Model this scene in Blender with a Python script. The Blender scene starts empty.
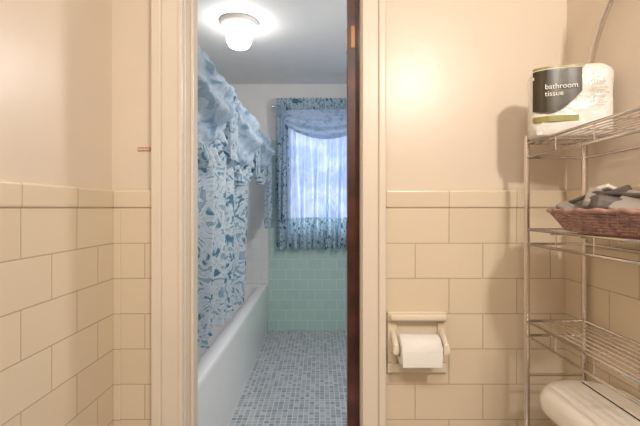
import bpy, bmesh, math, random
from mathutils import Vector, noise
random.seed(3)
scene=bpy.context.scene
scene.view_settings.view_transform='Standard'
COL=scene.collection

# ---------------------------------------------------------------- materials
def newmat(name):
    m=bpy.data.materials.new(name); m.use_nodes=True
    nt=m.node_tree; b=nt.nodes['Principled BSDF']
    return m,nt,b
def N(nt,t,**kw):
    n=nt.nodes.new(t)
    for k,v in kw.items(): setattr(n,k,v)
    return n
def plain(name,col,rough=.5,metal=0,var=.05,scale=6,bump=0,bscale=60,coat=0):
    m,nt,b=newmat(name); L=nt.links.new
    tc=N(nt,'ShaderNodeNewGeometry'); nz=N(nt,'ShaderNodeTexNoise')
    nz.inputs['Scale'].default_value=scale; nz.inputs['Detail'].default_value=4
    L(tc.outputs['Position'],nz.inputs['Vector'])
    r=N(nt,'ShaderNodeValToRGB')
    r.color_ramp.elements[0].position=.3; r.color_ramp.elements[1].position=.7
    r.color_ramp.elements[0].color=[c*(1-var) for c in col]+[1]
    r.color_ramp.elements[1].color=[min(1,c*(1+var)) for c in col]+[1]
    L(nz.outputs['Fac'],r.inputs['Fac']); L(r.outputs['Color'],b.inputs['Base Color'])
    b.inputs['Roughness'].default_value=rough; b.inputs['Metallic'].default_value=metal
    if coat: b.inputs['Coat Weight'].default_value=coat
    if bump:
        n2=N(nt,'ShaderNodeTexNoise'); n2.inputs['Scale'].default_value=bscale
        L(tc.outputs['Position'],n2.inputs['Vector'])
        bp=N(nt,'ShaderNodeBump'); bp.inputs['Strength'].default_value=bump; bp.inputs['Distance'].default_value=.01
        L(n2.outputs['Fac'],bp.inputs['Height']); L(bp.outputs['Normal'],b.inputs['Normal'])
    return m
def tile(name,c1,c2,mort,bw,rh,axis,uo=0,vo=0,off=.5,mw=.0016,rough=.22,bump=.5,bias=0):
    m,nt,b=newmat(name); L=nt.links.new
    g=N(nt,'ShaderNodeNewGeometry'); s=N(nt,'ShaderNodeSeparateXYZ'); c=N(nt,'ShaderNodeCombineXYZ')
    L(g.outputs['Position'],s.inputs[0])
    au,av={'x':(0,2),'y':(1,2),'f':(0,1)}[axis]
    for o,k,sh in((au,0,uo),(av,1,vo)):
        a=N(nt,'ShaderNodeMath',operation='ADD'); a.inputs[1].default_value=sh
        L(s.outputs[o],a.inputs[0]); L(a.outputs[0],c.inputs[k])
    br=N(nt,'ShaderNodeTexBrick'); br.offset=off; br.squash=1
    L(c.outputs[0],br.inputs['Vector'])
    br.inputs['Scale'].default_value=1; br.inputs['Brick Width'].default_value=bw
    br.inputs['Row Height'].default_value=rh; br.inputs['Mortar Size'].default_value=mw
    br.inputs['Mortar Smooth'].default_value=.3; br.inputs['Bias'].default_value=bias
    br.inputs['Color1'].default_value=(*c1,1); br.inputs['Color2'].default_value=(*c2,1); br.inputs['Mortar'].default_value=(*mort,1)
    L(br.outputs['Color'],b.inputs['Base Color'])
    b.inputs['Roughness'].default_value=rough
    bp=N(nt,'ShaderNodeBump',invert=True); bp.inputs['Strength'].default_value=bump; bp.inputs['Distance'].default_value=.002
    L(br.outputs['Fac'],bp.inputs['Height']); L(bp.outputs['Normal'],b.inputs['Normal'])
    return m
def fabric(name,pale,mid,dark,scale,transl=.3,p=(.36,.5,.60),seed=0,line=True,dist=1.6):
    m,nt,b=newmat(name); L=nt.links.new
    g=N(nt,'ShaderNodeNewGeometry'); mp=N(nt,'ShaderNodeMapping')
    mp.inputs['Location'].default_value=(seed,seed*.7,0)
    L(g.outputs['Position'],mp.inputs[0])
    nz=N(nt,'ShaderNodeTexNoise'); nz.inputs['Scale'].default_value=scale; nz.inputs['Detail'].default_value=4
    nz.inputs['Distortion'].default_value=dist; nz.inputs['Roughness'].default_value=.55
    L(mp.outputs[0],nz.inputs['Vector'])
    r=N(nt,'ShaderNodeValToRGB'); e=r.color_ramp.elements
    e[0].position=p[0]; e[0].color=(*dark,1); e[1].position=p[2]; e[1].color=(*pale,1)
    x=e.new(p[1]); x.color=(*mid,1)
    if line:
        x=e.new(p[2]+.035); x.color=(*pale,1)
        x=e.new(p[2]+.05); x.color=(*mid,1)
        x=e.new(p[2]+.07); x.color=(*pale,1)
        x=e.new(p[2]+.12); x.color=(*pale,1)
        x=e.new(p[2]+.14); x.color=(*[(a+c)/2 for a,c in zip(mid,dark)],1)
        x=e.new(p[2]+.19); x.color=(*mid,1)
    L(nz.outputs['Fac'],r.inputs['Fac'])
    L(r.outputs['Color'],b.inputs['Base Color']); b.inputs['Roughness'].default_value=.7
    tr=N(nt,'ShaderNodeBsdfTranslucent'); L(r.outputs['Color'],tr.inputs['Color'])
    mx=N(nt,'ShaderNodeMixShader'); mx.inputs[0].default_value=transl
    L(b.outputs[0],mx.inputs[1]); L(tr.outputs[0],mx.inputs[2])
    L(mx.outputs[0],nt.nodes['Material Output'].inputs['Surface'])
    return m
def emis(name,col,s):
    m,nt,b=newmat(name); b.inputs['Base Color'].default_value=(*col,1)
    b.inputs['Emission Color'].default_value=(*col,1); b.inputs['Emission Strength'].default_value=s
    return m

PLASTER=plain('plaster_cream',(.75,.65,.54),.32,var=.03,scale=2.5,bump=.08,bscale=18)
PLASTERB=plain('plaster_bath',(.80,.79,.78),.6,var=.03,scale=3)
CEIL=plain('ceiling_white',(.82,.81,.80),.7,var=.02)
TRIM=plain('trim_cream',(.76,.68,.58),.3,var=.02)
C1,C2,MO=(.74,.635,.49),(.71,.60,.455),(.50,.41,.30)
kw=dict(mw=.0017)
TX=tile('tile_cream_x',C1,C2,MO,.207,.108,'x',uo=-.395+.207*10,vo=-1.30+.108*40,**kw)
TY=tile('tile_cream_y',C1,C2,MO,.195,.108,'y',uo=-1.235+.195*10,vo=-1.30+.108*40,**kw)
CAPX=tile('tilecap_x',C1,C2,MO,.207,.2,'x',uo=-.395+.207*10,vo=-1.25,off=0)
CAPY=tile('tilecap_y',C1,C2,MO,.195,.2,'y',uo=-1.235+.195*10,vo=-1.25,off=0)
TEAL=tile('tile_teal',(.50,.68,.64),(.47,.65,.61),(.70,.80,.77),.155,.108,'x',uo=3,vo=.0,mw=.003)
TEALY=tile('tile_teal_y',(.50,.68,.64),(.47,.65,.61),(.70,.80,.77),.155,.108,'y',uo=3,vo=.0,mw=.003)
WTILE=tile('tile_white',(.80,.81,.82),(.78,.79,.80),(.66,.69,.72),.108,.108,'x',uo=3,off=0)
WTILEY=tile('tile_white_y',(.80,.81,.82),(.78,.79,.80),(.66,.69,.72),.108,.108,'y',uo=3,off=0)
MOSAIC=tile('mosaic_floor',(.25,.29,.34),(.55,.57,.59),(.70,.70,.70),.034,.034,'f',uo=5,vo=5,off=0,mw=.0030,rough=.35,bias=-.05)
PORC=plain('porcelain_white',(.88,.88,.89),.12,var=.01,coat=.5)
PORCC=plain('porcelain_cream',(.84,.80,.73),.12,var=.01,coat=.5)
CERB=plain('ceramic_beige',(.77,.68,.54),.15,var=.02,coat=.5)
CHROME=plain('chrome_wire',(.74,.69,.66),.2,1,var=.03)
WOOD=plain('mahogany',(.07,.016,.012),.3,var=.5,scale=14,coat=.3)
BRASS=plain('brass',(.22,.12,.06),.4,1)
PAPER=plain('toilet_paper',(.86,.85,.82),.9,var=.02,bump=.2,bscale=200)
CARD=plain('cardboard',(.45,.30,.17),.9)
PLWH=plain('pack_white_film',(.82,.80,.76),.22,var=.03,bump=.6,bscale=35)
PLBK=plain('pack_label_dark',(.040,.032,.014),.35,var=.3)
PLGR=plain('pack_label_olive',(.30,.27,.07),.35)
INKW=plain('ink_white',(.85,.83,.78),.6)
INKG=plain('ink_grey',(.35,.33,.30),.6)
WICK=plain('wicker_plum',(.38,.22,.19),.6,var=.35,scale=50)
DARK=plain('dark_cloth',(.11,.095,.085),.45,var=.4,scale=30)
GREY=plain('grey_box',(.38,.34,.30),.4,var=.2)
REDL=plain('label_red',(.50,.20,.13),.6)
WINF=plain('window_paint',(.80,.82,.85),.4)
RODM=plain('rod_metal',(.7,.7,.72),.25,1)
SHC=fabric('shower_fabric',(.68,.76,.83),(.33,.49,.61),(.09,.22,.34),7,.3,p=(.385,.42,.455),dist=2.4)
SWG=fabric('swag_fabric',(.62,.73,.85),(.46,.60,.75),(.24,.40,.55),5,.35,p=(.34,.40,.46),seed=4)
WSH=fabric('sheer_fabric',(.78,.84,.95),(.66,.75,.93),(.56,.67,.9),3,.55,seed=2,line=False)
WPT=fabric('window_print_fabric',(.66,.77,.86),(.32,.50,.60),(.06,.20,.28),11,.38,p=(.39,.43,.47),seed=7,dist=2.2)
GLOBE=emis('globe_glass',(1,.97,.92),22)

GLASS,_nt,_b=newmat('window_glass'); _b.inputs['Transmission Weight'].default_value=1; _b.inputs['Roughness'].default_value=.0; _b.inputs['IOR'].default_value=1.01

# ---------------------------------------------------------------- mesh helpers
def link(name,me,mats,parent=None,smooth=False):
    o=bpy.data.objects.new(name,me); COL.objects.link(o)
    for m in (mats if isinstance(mats,(list,tuple)) else [mats]): me.materials.append(m)
    if smooth:
        for p in me.polygons: p.use_smooth=True
    if parent: o.parent=parent
    return o
def empty(name):
    o=bpy.data.objects.new(name,None); COL.objects.link(o); o.empty_display_size=.1; return o
def boxes(name,bl,mats,parent=None,bevel=0):
    """bl: list of (x0,x1,y0,y1,z0,z1[,matindex])"""
    bm=bmesh.new()
    for b in bl:
        x0,x1,y0,y1,z0,z1=b[:6]; mi=b[6] if len(b)>6 else 0
        v=[bm.verts.new(p) for p in((x0,y0,z0),(x1,y0,z0),(x1,y1,z0),(x0,y1,z0),(x0,y0,z1),(x1,y0,z1),(x1,y1,z1),(x0,y1,z1))]
        for f in((3,2,1,0),(4,5,6,7),(0,1,5,4),(1,2,6,5),(2,3,7,6),(3,0,4,7)):
            fc=bm.faces.new([v[i] for i in f]); fc.material_index=mi
    me=bpy.data.meshes.new(name); bm.to_mesh(me); bm.free()
    o=link(name,me,mats,parent)
    if bevel:
        md=o.modifiers.new('bev','BEVEL'); md.width=bevel; md.segments=3; md.limit_method='ANGLE'
    return o
def grid(name,fn,nu,nv,mat,parent=None,thick=0):
    vs=[fn(i/nu,j/nv) for j in range(nv+1) for i in range(nu+1)]
    fs=[(j*(nu+1)+i,j*(nu+1)+i+1,(j+1)*(nu+1)+i+1,(j+1)*(nu+1)+i) for j in range(nv) for i in range(nu)]
    me=bpy.data.meshes.new(name); me.from_pydata(vs,[],fs); me.update()
    o=link(name,me,mat,parent,True)
    if thick:
        md=o.modifiers.new('s','SOLIDIFY'); md.thickness=thick
    return o
def tubes(name,paths,rad,mat,parent=None,res=4):
    cu=bpy.data.curves.new(name+'_c','CURVE'); cu.dimensions='3D'; cu.bevel_depth=rad; cu.bevel_resolution=res; cu.use_fill_caps=True
    for pts,cyc in paths:
        s=cu.splines.new('POLY'); s.points.add(len(pts)-1)
        for q,p in zip(s.points,pts): q.co=(*p,1)
        s.use_cyclic_u=cyc
    t=bpy.data.objects.new('t',cu); COL.objects.link(t)
    dg=bpy.context.evaluated_depsgraph_get(); me=bpy.data.meshes.new_from_object(t.evaluated_get(dg))
    bpy.data.objects.remove(t); me.materials.clear()
    return link(name,me,mat,parent,True)
def loft(name,loops,mat,parent=None,cap0=True,cap1=True,subsurf=0,smooth=True,split=50):
    n=len(loops[0]); vs=[p for l in loops for p in l]; fs=[]
    for k in range(len(loops)-1):
        for i in range(n):
            j=(i+1)%n; fs.append((k*n+i,k*n+j,(k+1)*n+j,(k+1)*n+i))
    if cap0: fs.append(tuple(reversed(range(n))))
    if cap1: fs.append(tuple((len(loops)-1)*n+i for i in range(n)))
    me=bpy.data.meshes.new(name); me.from_pydata(vs,[],fs); me.update()
    o=link(name,me,mat,parent,smooth)
    md=o.modifiers.new('e','EDGE_SPLIT'); md.split_angle=math.radians(split)
    return o
def rrect(x0,x1,y0,y1,z,r,k=6):
    out=[]
    for cx,cy,a0 in((x1-r,y1-r,0),(x0+r,y1-r,90),(x0+r,y0+r,180),(x1-r,y0+r,270)):
        for i in range(k+1):
            a=math.radians(a0+90*i/k); out.append((cx+r*math.cos(a),cy+r*math.sin(a),z))
    return out
def ell(cx,cy,rx,ry,z,n=40): return [(cx+rx*math.cos(2*math.pi*i/n),cy+ry*math.sin(2*math.pi*i/n),z) for i in range(n)]
def lathe(name,prof,c,mat,axis='z',parent=None,n=40):
    loops=[]
    for r,h in prof:
        l=[]
        for i in range(n):
            a=2*math.pi*i/n; u,v=r*math.cos(a),r*math.sin(a)
            l.append((c[0]+u,c[1]+v,c[2]+h) if axis=='z' else (c[0]+h,c[1]+u,c[2]+v))
        loops.append(l)
    return loft(name,loops,mat,parent)

# ---------------------------------------------------------------- room shell
LX,RX=-.642,.762; DY=1.235; DY2=1.355; BY=4.26; CZ=2.62
BLX,BRX=-1.40,.80
JL,JR=-.415,.125; HD=2.12
boxes('floor',[(-1.6,1.0,-1.4,1.29,-.08,0),(-1.6,1.0,1.29,4.45,-.08,0)],MOSAIC)
boxes('ceiling',[(-1.6,1.0,-1.4,4.45,CZ,CZ+.08)],CEIL)
boxes('wall_left',[(LX-.1,LX,-1.3,DY,0,CZ)],PLASTER)
boxes('wall_right',[(RX,RX+.1,-1.3,DY,0,CZ)],PLASTER)
boxes('wall_rear',[(LX-.1,RX+.1,-1.4,-1.3,0,CZ)],PLASTER)
boxes('wall_door',[(BLX-.1,JL-.012,DY,DY2-.01,0,CZ,0),(BLX-.1,JL-.012,DY2-.01,DY2,0,CZ,1),
   (JR+.012,BRX+.1,DY,DY+.034,0,CZ,0),(JR+.012,BRX+.1,DY+.081,DY2,0,CZ,1),
   (JL-.012,JR+.012,DY,DY2,HD+.012,CZ,0)],[PLASTER,PLASTERB])
boxes('wall_bath_left',[(BLX-.1,BLX,DY2,BY,0,CZ)],WTILEY)
boxes('wall_bath_right',[(BRX,BRX+.1,DY2,BY,0,CZ,0)],PLASTERB)
WX0,WX1,WZ0,WZ1=-.36,.48,1.02,2.22
boxes('wall_bath_back',[(BLX-.1,WX0,BY,BY+.14,0,CZ),(WX1,BRX+.1,BY,BY+.14,0,CZ),(WX0,WX1,BY,BY+.14,0,WZ0),(WX0,WX1,BY,BY+.14,WZ1,CZ)],PLASTERB)
TZ=2.02
boxes('wall_tile_bath_back',[(-.55,WX0,BY-.008,BY,0,TZ),(WX0,WX1,BY-.008,BY,0,WZ0-.04),(WX1,BRX,BY-.008,BY,0,TZ),(BLX,-.55,BY-.008,BY,0,TZ,1)],[TEAL,WTILE])
boxes('wall_tile_bath_right',[(BRX-.008,BRX,DY2,BY-.008,0,1.3)],TEALY)
T=.010
boxes('wall_tile_left',[(LX,LX+T,-1.29,DY-T,0,1.30)],TY)
boxes('wall_tile_right',[(RX-T,RX,-1.29,DY-T,0,1.30)],TY)
CLx0=-.509; CRx1=.20
boxes('wall_tile_door',[(LX,CLx0,DY-T,DY,0,1.30),(CRx1,RX,DY-T,DY,0,1.30)],TX)
boxes('trim_1',[(LX,LX+T+.003,-1.29,DY-T-.003,1.30,1.355)],CAPY,bevel=.006)
boxes('trim_2',[(RX-T-.003,RX,-1.29,DY-T-.003,1.30,1.355)],CAPY,bevel=.006)
boxes('trim_3',[(LX,CLx0,DY-T-.003,DY,1.30,1.355)],CAPX,bevel=.006)
boxes('trim_4',[(CRx1,RX,DY-T-.003,DY,1.30,1.355)],CAPX,bevel=.006)
boxes('trim_5',[(LX+T,LX+T+.022,DY-T-.004,DY-T,0,1.30)],TX,bevel=.002)
boxes('trim_6',[(CLx0,JL-.004,DY-.018,DY,0,HD+.10),(CLx0,CLx0+.028,DY-.030,DY-.018,0,HD+.10),
                (JL-.016,JL-.004,DY-.022,DY-.018,0,HD+.02)],TRIM,bevel=.004)
boxes('trim_7',[(JR+.004,CRx1,DY-.018,DY,0,HD+.10),(CRx1-.022,CRx1,DY-.028,DY-.018,0,HD+.10)],TRIM,bevel=.004)
boxes('trim_8',[(JL-.004,JR+.004,DY-.018,DY,HD+.004,HD+.10)],TRIM,bevel=.003)
boxes('trim_9',[(JL-.012,JL,DY,DY2,0,HD),(JL,JL+.010,DY+.045,DY+.075,0,HD)],TRIM,bevel=.002)
boxes('trim_10',[(JR,JR+.012,DY,DY+.034,0,HD),(JR,JR+.012,DY+.081,DY2,0,HD),(JL-.012,JR+.012,DY,DY2,HD,HD+.012)],TRIM,bevel=.001)
boxes('trim_11',[(CLx0,JL-.004,DY2,DY2+.018,0,HD+.10),(JR+.004,CRx1,DY2,DY2+.018,0,HD+.10)],TRIM,bevel=.003)
door=empty('door_1')
boxes('slab',[(.087,.70,DY+.040,DY+.075,.01,HD-.01)],WOOD,door,bevel=.002)
boxes('edge_pull',[(.0855,.0875,DY+.048,DY+.067,1.16,1.26),(.0855,.0875,DY+.048,DY+.067,1.80,1.88)],BRASS,door)
boxes('flush_plate',[(.098,.112,DY+.0385,DY+.0405,1.81,1.88),(.098,.112,DY+.0385,DY+.0405,.30,.38)],BRASS,door,bevel=.001)
boxes('baseboard_door',[(CRx1,RX-T,DY-T-.008,DY-T,0,.1)],CERB)

lab=empty('wall_label')
boxes('plate',[(-.562,-.522,DY-.002,DY,1.475,1.487)],REDL,lab)
boxes('lettering',[(-.560+i*.006,-.5565+i*.006,DY-.0025,DY-.002,1.478,1.484) for i in range(6)],TRIM,lab)

# ---------------------------------------------------------------- window
win=empty('window_1')
fr=[(WX0,WX0+.05,BY+.02,BY+.08,WZ0,WZ1),(WX1-.05,WX1,BY+.02,BY+.08,WZ0,WZ1),(WX0,WX1,BY+.02,BY+.08,WZ0,WZ0+.05),(WX0,WX1,BY+.02,BY+.08,WZ1-.05,WZ1),
    (WX0,WX1,BY+.03,BY+.07,1.58,1.63)]
for k in(1,2): 
    x=WX0+(WX1-WX0)*k/3; fr.append((x-.012,x+.012,BY+.04,BY+.06,WZ0,WZ1))
for z in(1.32,1.90): fr.append((WX0,WX1,BY+.04,BY+.06,z-.012,z+.012))
boxes('sash',fr,WINF,win)
boxes('glass',[(WX0+.04,WX1-.04,BY+.048,BY+.052,WZ0+.04,WZ1-.04)],GLASS,win)
boxes('casing',[(WX0-.06,WX0,BY-.02,BY,WZ0-.04,WZ1+.06),(WX1,WX1+.06,BY-.02,BY,WZ0-.04,WZ1+.06),(WX0,WX1,BY-.02,BY,WZ1,WZ1+.06),(WX0-.07,WX1+.07,BY-.035,BY,WZ0-.04,WZ0)],WINF,win,bevel=.003)

wc=empty('window_curtain')
CX0,CX1=-.46,.58
def panel(u,v,x0=CX0+.01,x1=CX1-.01,zt=2.28,zb=.88,y=BY-.09,ph=0,n=15):
    x=x0+(x1-x0)*u
    z=zt+(zb-zt)*v
    a=.016+.022*v
    yy=y+a*math.sin(u*n*2*math.pi+ph+.8*math.sin(v*2+u*9))
    return (x+.010*math.sin(u*50+v*4),yy,z+(.012*math.sin(u*n*2*math.pi+1) if v>.97 else 0))
grid('sheer',lambda u,v:panel(u,v*.77,),240,40,WSH,wc)
grid('print_hem',lambda u,v:panel(u,.77+.23*v,),240,14,WPT,wc)
for k,(a,b) in enumerate(((CX0,CX0+.13),(CX1-.13,CX1))):
    grid('print_side_%d'%k,lambda u,v:panel(u,v*.80,a,b,y=BY-.125,n=2.5),50,30,WPT,wc)
grid('header_ruffle',lambda u,v:(CX0+(CX1-CX0)*u,BY-.145+.02*math.sin(u*2*math.pi*24)*(.4+abs(v-.4)),2.43-.14*v+.006*math.sin(u*140)),300,8,WPT,wc)
def wswag(u,v):
    x=CX0+.05+(CX1-CX0-.10)*u; s=math.sin(math.pi*u)**.7
    top=2.31; drop=.10+.18*s
    z=top-drop*v-.02*s*v
    y=BY-.15-.06*math.sin(math.pi*v)*s-.018*math.sin(v*22+u*2)*s-.004*math.sin(u*60)
    return (x,y,z)
grid('swag',wswag,60,50,SWG,wc)
for k,sx in enumerate((-1,1)):
    xc=(CX0+.06) if sx<0 else (CX1-.06)
    def tail(u,v,xc=xc,sx=sx):
        w=.11*(1-.25*v)
        return (xc+w*(u-.5),BY-.175+.018*math.sin(u*18+v),2.34-.40*v*(1-.30*(u if sx<0 else 1-u)))
    grid('swag_tail_%d'%k,tail,40,20,SWG,wc)
tubes('rod',[([(CX0-.03,BY-.12,2.35),(CX1+.03,BY-.12,2.35)],False),([(CX0-.03,BY-.12,2.35),(CX0-.03,BY,2.35)],False),([(CX1+.03,BY-.12,2.35),(CX1+.03,BY,2.35)],False)],.006,RODM,wc)

# ---------------------------------------------------------------- bathtub
tub=empty('bathtub')
x0,x1,y0,y1=BLX+.002,-.55,1.70,BY-.01; H=.50
L=[rrect(x0,x1,y0,y1,0,.01),rrect(x0,x1,y0,y1,H-.03,.012),rrect(x0,x1-.004,y0+.004,y1,H-.01,.012),rrect(x0+.01,x1-.014,y0+.012,y1-.004,H,.012),
   rrect(x0+.06,x1-.085,y0+.09,y1-.10,H,.12),rrect(x0+.07,x1-.10,y0+.105,y1-.115,H-.02,.13),rrect(x0+.12,x1-.15,y0+.18,y1-.2,.14,.14),rrect(x0+.18,x1-.2,y0+.25,y1-.28,.10,.12)]
loft('shell',L,PORC,tub,True,True)

# shower curtain with swag valance
sc=empty('shower_curtain')
RZ=1.98; RXs=-.60
tubes('rod',[([(RXs,DY2,RZ),(RXs,BY,RZ)],False)],.012,RODM,sc)
def shc(u,v):
    y=1.50+(3.30-1.50)*u
    z=(RZ-.03)+(.58-(RZ-.03))*v
    t=(RXs)+(-.055)*min(1,v*1.0)
    a=.034+.030*v
    xx=t+a*math.sin(u*2*math.pi*10+.9*math.sin(u*11+v*2))+.02*math.sin(u*23+v)
    return (min(xx,-.560+.0*v),y+.02*math.sin(u*60+v*3),z+.008*math.sin(u*90))
grid('main_panel',shc,260,50,SHC,sc)
def mk(k,ya,yb,drop,bulge):
    def f(u,v):
        y=ya+(yb-ya)*u; s=math.sin(math.pi*u)**.75
        z=RZ+.035-(.09+drop*s)*v
        x=RXs+.03+bulge*math.sin(math.pi*min(1,v*1.05))**.8*(.25+s*.75)+.022*math.sin(v*20+u*3+k)*s+.007*math.sin(u*50+v*7)
        return (x,y+.02*math.sin(v*9+k),z+.014*math.sin(u*34+k)*(1-v))
    grid('swag_%d'%k,f,70,60,SWG,sc)
    def r(u,v):
        y=ya+(yb-ya)*u; s=math.sin(math.pi*u)**.75
        z=RZ+.035-(.09+drop*s)-.11*v*(.6+.4*s)
        return (RXs+.04+.035*math.sin(u*2*math.pi*11)*(v+.15)+.012,y,z)
    grid('ruffle_%d'%k,r,160,6,SHC,sc)
    # gathered header standing above the rod
    grid('header_%d'%k,lambda u,v:(RXs+.024+.014*math.sin(u*2*math.pi*16),ya+(yb-ya)*u,RZ-.05+.11*v+.006*math.sin(u*90)),160,4,SHC,sc)
mk(0,1.50,2.35,.32,.13); mk(1,2.35,3.25,.36,.14); mk(2,3.25,4.12,.30,.12)
def tail(k,yc,ln,w=.17):
    def f(u,v):
        return (RXs+.065+.028*math.sin(u*20+v)+.01,yc+w*(u-.5)*(.6+.5*v),RZ+.02-ln*v*(1-.18*u))
    grid('tail_%d'%k,f,50,24,SHC,sc)
tail(0,2.35,.42);tail(1,3.25,.48);tail(2,4.04,.92,.22)
rings=[]
for i in range(12):
    y=1.55+i*.15; rings.append(([(RXs+.02*math.cos(a*math.pi/6),y,RZ-.006+.022*math.sin(a*math.pi/6)) for a in range(12)],True))
tubes('rings',rings,.002,RODM,sc)

# ceiling light
cl=empty('ceiling_light'); cx,cy=-.575,2.84
lathe('base',[(.0,0),(.135,0),(.135,-.012),(.12,-.03),(.085,-.045),(.0,-.045)],(cx,cy,CZ-.001),PORCC,parent=cl)
lathe('globe',[(.0,-.045),(.07,-.045),(.085,-.07),(.090,-.10),(.086,-.14),(.07,-.17),(.04,-.185),(0,-.19)],(cx,cy,CZ-.001),GLOBE,parent=cl)

# ---------------------------------------------------------------- toilet paper holder
tp=empty('toilet_paper_holder')
X0,X1,Z0,Z1=.205,.385,.80,.985; F=DY-T
boxes('flange',[(X0,X1,F-.014,F,Z1-.03,Z1),(X0,X1,F-.014,F,Z0,Z0+.03),(X0,X0+.028,F-.014,F,Z0+.03,Z1-.03),(X1-.028,X1,F-.014,F,Z0+.03,Z1-.03)],CERB,tp,bevel=.004)
boxes('recess',[(X0+.028,X1-.028,F-.003,F,Z0+.03,Z1-.03)],CERB,tp)
boxes('hood',[(X0+.005,X1-.005,F-.04,F-.012,Z1-.022,Z1-.002)],CERB,tp,bevel=.008)
for k,xx in enumerate((X0+.008,X1-.026)):
    lp=[]
    for (yy,zz,r) in((F-.004,.905,.036),(F-.03,.90,.028),(F-.055,.892,.020),(F-.066,.888,.014)):
        lp.append([(xx+.018*(.5+.5*math.copysign(min(1,abs(math.cos(a))*1.4),math.cos(a))),yy,zz+r*math.sin(a)) for a in [2*math.pi*i/24 for i in range(24)]])
    loft('arm_%d'%k,lp,CERB,tp)
RC=(0,F-.052,.886)
def rollprof(r0,r1,h0,h1): return [(r0,h0),(r1-.003,h0),(r1,h0+.003),(r1,h1-.003),(r1-.003,h1),(r0,h1),(r0,h0)]
lathe('paper_roll',rollprof(.019,.043,.232,.348),RC,PAPER,'x',tp)
lathe('roller',[(0,.226),(.012,.226),(.012,.358),(0,.358)],RC,PORCC,'x',tp)
grid('loose_sheet',lambda u,v:(.234+.112*u,RC[1]-.0435-.001*math.sin(v*3),RC[2]+.005-.042*v),8,8,PAPER,tp)

# ---------------------------------------------------------------- wire etagere
sh=empty('wire_shelf_rack')
xa,xb,ya,yb=.577,.738,.43,1.116
tops={0:1.480,1:1.240,2:.985}
tubes('posts',[([(xa,yb,0.0),(xa,yb,1.50)],False),([(xa,ya,0),(xa,ya,1.50)],False)],.0075,CHROME,sh)
arch=[(xb,yb,0)]+[(xb,yb,1.5)]
for i in range(1,24):
    a=math.pi*i/24; arch.append((xb,(ya+yb)/2+(yb-ya)/2*math.cos(a),1.52+.42*math.sin(a)**.9))
arch+=[(xb,ya,1.5),(xb,ya,0)]
tubes('arch_frame',[(arch,False)],.0075,CHROME,sh)
rails=[];wires=[]
for k,z in tops.items():
    for dz in(0,-.040):
        rails.append(([(xa,ya,z+dz),(xa,yb,z+dz),(xb,yb,z+dz),(xb,ya,z+dz)],True))
    for i in range(1,8):
        x=xa+(xb-xa)*i/8; wires.append(([(x,ya,z-.002),(x,yb,z-.002)],False))
    for i in range(1,6):
        y=ya+(yb-ya)*i/6; wires.append(([(xa,y,z-.006),(xb,y,z-.006)],False))
    for i in range(1,5):
        y=ya+(yb-ya)*i/5; wires.append(([(xa,y,z),(xa,y,z-.04)],False))
rails.append(([(xa,yb,.835),(xb,yb,.835)],False))
rails.append(([(xa,yb,.15),(xb,yb,.15)],False))
tubes('rails',rails,.0038,CHROME,sh); tubes('wires',wires,.0018,CHROME,sh,2)
lathe('foot_0',[(0,0),(.011,0),(.011,.02),(0,.02)],(xa,yb,0),DARK,parent=sh); lathe('foot_1',[(0,0),(.011,0),(.011,.02),(0,.02)],(xa,ya,0),DARK,parent=sh)

# tissue pack
pk=empty('toilet_tissue_pack')
A=Vector((.548,1.035)); B=Vector((.728,.978)); W=(B-A).length; ux=(B-A).normalized(); uy=Vector((-ux.y,ux.x)); D=.088
ZB=tops[0]+.004
def P(a,b,z): q=A+ux*a+uy*b; return (q.x,q.y,ZB+z)
lps=[]
for z,ins,bulge in((0,.012,0),(.006,.003,0),(.03,0,.004),(.085,.001,0),(.095,.002,-.001),(.105,.001,0),(.155,0,.004),(.168,.003,.002),(.178,.014,0),(.184,.036,0)):
    lp=[]
    for (x,y,_) in rrect(ins,W-ins,ins*.8,D-ins*.8,0,.026,8):
        f=bulge*math.sin(math.pi*2*x/W)**2; y2=y-(f if y<D/2 else -f)
        y2+=.004*math.cos(2*math.pi*x/W*2)*(1 if y<D/2 else -1)*.5
        w=.003*noise.noise(Vector((x*60,y*60,z*50))); lp.append(P(x+w,y2+w,z+w))
    lps.append(lp)
loft('film',lps,PLWH,pk)
def lab_pt(u,v,u0,u1,top,bot,off):
    a=u0+(u1-u0)*u; z=top+(bot(u)-top)*v
    bul=.004*math.sin(math.pi*2*max(0,min(W,a))/W)**2
    r=.030; y=-bul-off
    if a<r:
        t=(r-a)/r; t=min(1,t); y=r-math.sqrt(max(0,r*r-(r*t)**2))-off
    return P(a,y,z)
grid('label_dark',lambda u,v:lab_pt(u,v,.004,.112,.168,lambda q:.066-.014*math.sin(q*3.0)+.045*q*q,.0045),24,16,PLBK,pk)
grid('label_olive',lambda u,v:lab_pt(u,v,.004,.105,.050-.0*u,lambda q:.036,.0046),24,4,PLGR,pk)
grid('label_gold_stripe',lambda u,v:lab_pt(u,v,.004,.118,.176,lambda q:.170,.0046),24,2,PLGR,pk)
def text(s,a,z,size,mat,off=.0075,name='text'):
    cu=bpy.data.curves.new(name+'_c','FONT'); cu.body=s; cu.size=size; cu.extrude=.0002
    t=bpy.data.objects.new('t',cu); COL.objects.link(t); bpy.context.view_layer.update()
    me=bpy.data.meshes.new_from_object(t.evaluated_get(bpy.context.evaluated_depsgraph_get())); bpy.data.objects.remove(t)
    for v in me.vertices:
        x,y,_=v.co; zz=v.co.z; v.co=P(a+x,-off-zz,z+y)
    me.materials.clear(); link(name,me,mat,pk)
text('bathroom',.028,.118,.0185,INKW,.0095,'word_top'); text('tissue',.028,.100,.0185,INKW,.0095,'word_bottom')
for k,(s,z,sz) in enumerate((('12 rolls',.125,.011),('1000 sheets',.110,.008),('soft & strong',.098,.0075),('septic safe',.086,.0075),('2-ply sheets',.074,.0075))):
    text(s,.128,z,sz,INKG,.0085,'small_print_%d'%k)

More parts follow.
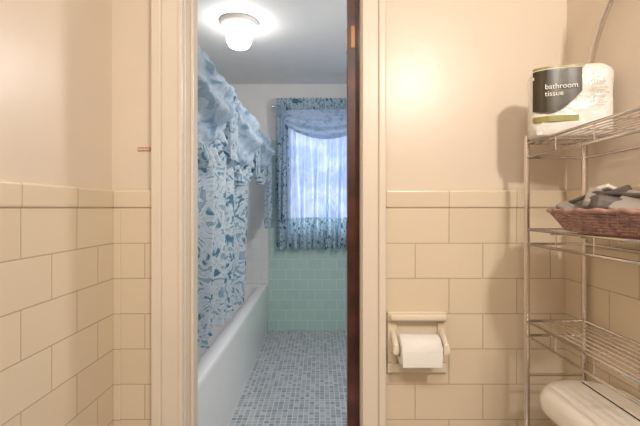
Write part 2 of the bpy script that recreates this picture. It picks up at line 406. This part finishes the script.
# basket with things in it
bk=empty('wicker_basket'); bx,by=.640,.865; bz=tops[1]+.006
ringp=[]
NR=8; BH=.045
for k in range(NR):
    t=k/(NR-1); rx=.070+.028*t; ry=.135+.045*t; n=96
    ringp.append(([(bx+(rx+.0022*math.cos(24*2*math.pi*i/n+math.pi*k))*math.cos(2*math.pi*i/n),by+(ry+.0022*math.cos(24*2*math.pi*i/n+math.pi*k))*math.sin(2*math.pi*i/n),bz+.004+(BH-.004)*t) for i in range(n)],True))
tubes('weave',ringp,.0026,WICK,bk,2)
st=[]
for i in range(48):
    a=2*math.pi*i/48; st.append(([(bx+(.070+.028*t)*math.cos(a),by+(.135+.045*t)*math.sin(a),bz+.002+(BH-.002)*t) for t in(0,.5,1)],False))
tubes('stakes',st,.0022,WICK,bk,2)
tubes('rim',[([(bx+(.100+.002*math.sin(i*1.2))*math.cos(2*math.pi*i/120),by+(.182+.002*math.sin(i*1.2))*math.sin(2*math.pi*i/120),bz+BH+.003+.0015*math.cos(i*1.2)) for i in range(120)],True)],.005,WICK,bk,3)
loft('bottom',[ell(bx,by,.070,.135,bz),ell(bx,by,.070,.135,bz+.004)],WICK,bk)
ct=empty('basket_toiletries')
def rbox(name,c,s,rot,mat,bev=.006):
    bm=bmesh.new(); bmesh.ops.create_cube(bm,size=1)
    from mathutils import Euler,Matrix
    M=Matrix.Translation(c)@Euler([math.radians(a) for a in rot]).to_matrix().to_4x4()
    for v in bm.verts: v.co=M@Vector((v.co.x*s[0],v.co.y*s[1],v.co.z*s[2]))
    me=bpy.data.meshes.new(name); bm.to_mesh(me); bm.free(); o=link(name,me,mat,ct)
    md=o.modifiers.new('b','BEVEL'); md.width=bev; md.segments=3
rbox('soap_box',(.62,.955,bz+.050),(.075,.075,.024),(22,-14,20),GREY)
rbox('dark_pouch',(.635,.87,bz+.048),(.11,.10,.045),(-8,14,-15),DARK,.016)
rbox('carton',(.655,.81,bz+.052),(.10,.09,.032),(14,-22,30),GREY,.004)
rbox('small_case',(.615,.90,bz+.078),(.03,.12,.018),(16,12,-35),GREY,.005)
rbox('black_case',(.66,.92,bz+.080),(.05,.09,.022),(-14,-18,15),DARK,.005)
rbox('white_packet',(.67,.93,bz+.096),(.04,.035,.010),(-12,20,10),INKW,.003)
tubes('comb',[([(.60,1.0,bz+.058),(.62,.9,bz+.088),(.66,.80,bz+.078)],False)],.005,DARK,ct)

# ---------------------------------------------------------------- toilet
to=empty('toilet')
def RR(x0,x1,y0,y1,z,r): return rrect(x0,x1,y0,y1,z,r,8)
loft('tank',[RR(.600,.745,.56,.99,.42,.04),RR(.594,.748,.545,1.005,.50,.05),RR(.590,.75,.53,1.02,.79,.07)],PORCC,to)
lid=[]
for z,i in((.788,.020),(.794,.006),(.803,.001),(.815,0),(.830,.002),(.842,.008),(.850,.018),(.855,.032),(.8575,.05)):
    lid.append(RR(.545+i,.751-i*.3,.500+i,1.068-i,z,.098-i*.5))
loft('tank_lid',lid,PORCC,to,split=75)
cy0=.775
loft('bowl',[ell(.42,cy0,.20,.11,0),ell(.42,cy0,.19,.10,.05),ell(.40,cy0,.17,.10,.18),ell(.36,cy0,.22,.16,.32),ell(.345,cy0,.235,.185,.38),ell(.345,cy0,.235,.185,.40)],PORCC,to)
loft('bridge',[RR(.50,.74,.66,.89,.15,.04),RR(.50,.745,.62,.93,.42,.04)],PORCC,to)
loft('seat_lid',[ell(.345,cy0,.24,.19,.402),ell(.345,cy0,.243,.193,.415),ell(.345,cy0,.24,.19,.43),ell(.345,cy0,.20,.15,.438)],PORCC,to)
tubes('flush_lever',[([(.60,.62,.74),(.565,.62,.74),(.563,.70,.732)],False)],.006,CHROME,to)

# ---------------------------------------------------------------- lights
def area(name,loc,tgt,size,e,col):
    l=bpy.data.lights.new(name,'AREA'); l.energy=e; l.color=col; l.size=size; l.shape='DISK'
    o=bpy.data.objects.new(name,l); COL.objects.link(o); o.location=loc
    o.rotation_euler=(Vector(tgt)-Vector(loc)).to_track_quat('-Z','Y').to_euler(); return o
area('vanity_lamp',(.62,-.35,2.16),(.1,1.2,1.3),.12,15,(1,.905,.81))
area('ceiling_lamp',(-.1,-.5,2.55),(-.1,-.3,0),.5,14,(1,.92,.83))
area('bath_fill',(.74,2.3,2.1),(-.5,2.9,.9),.3,19,(1,.95,.91))  # unseen fill light added to brighten the bathroom, not a known fixture
w=bpy.data.worlds.new('daylight'); scene.world=w; w.use_nodes=True
bg=w.node_tree.nodes['Background']; bg.inputs[0].default_value=(.80,.88,1,1); bg.inputs[1].default_value=4.0

cam=bpy.data.cameras.new('camera'); co=bpy.data.objects.new('camera',cam); COL.objects.link(co)
co.location=(0,0,1.3); co.rotation_euler=(math.radians(90),0,0)
cam.sensor_width=36; cam.lens=22.5; cam.shift_y=-5/640; cam.clip_start=.02
scene.camera=co
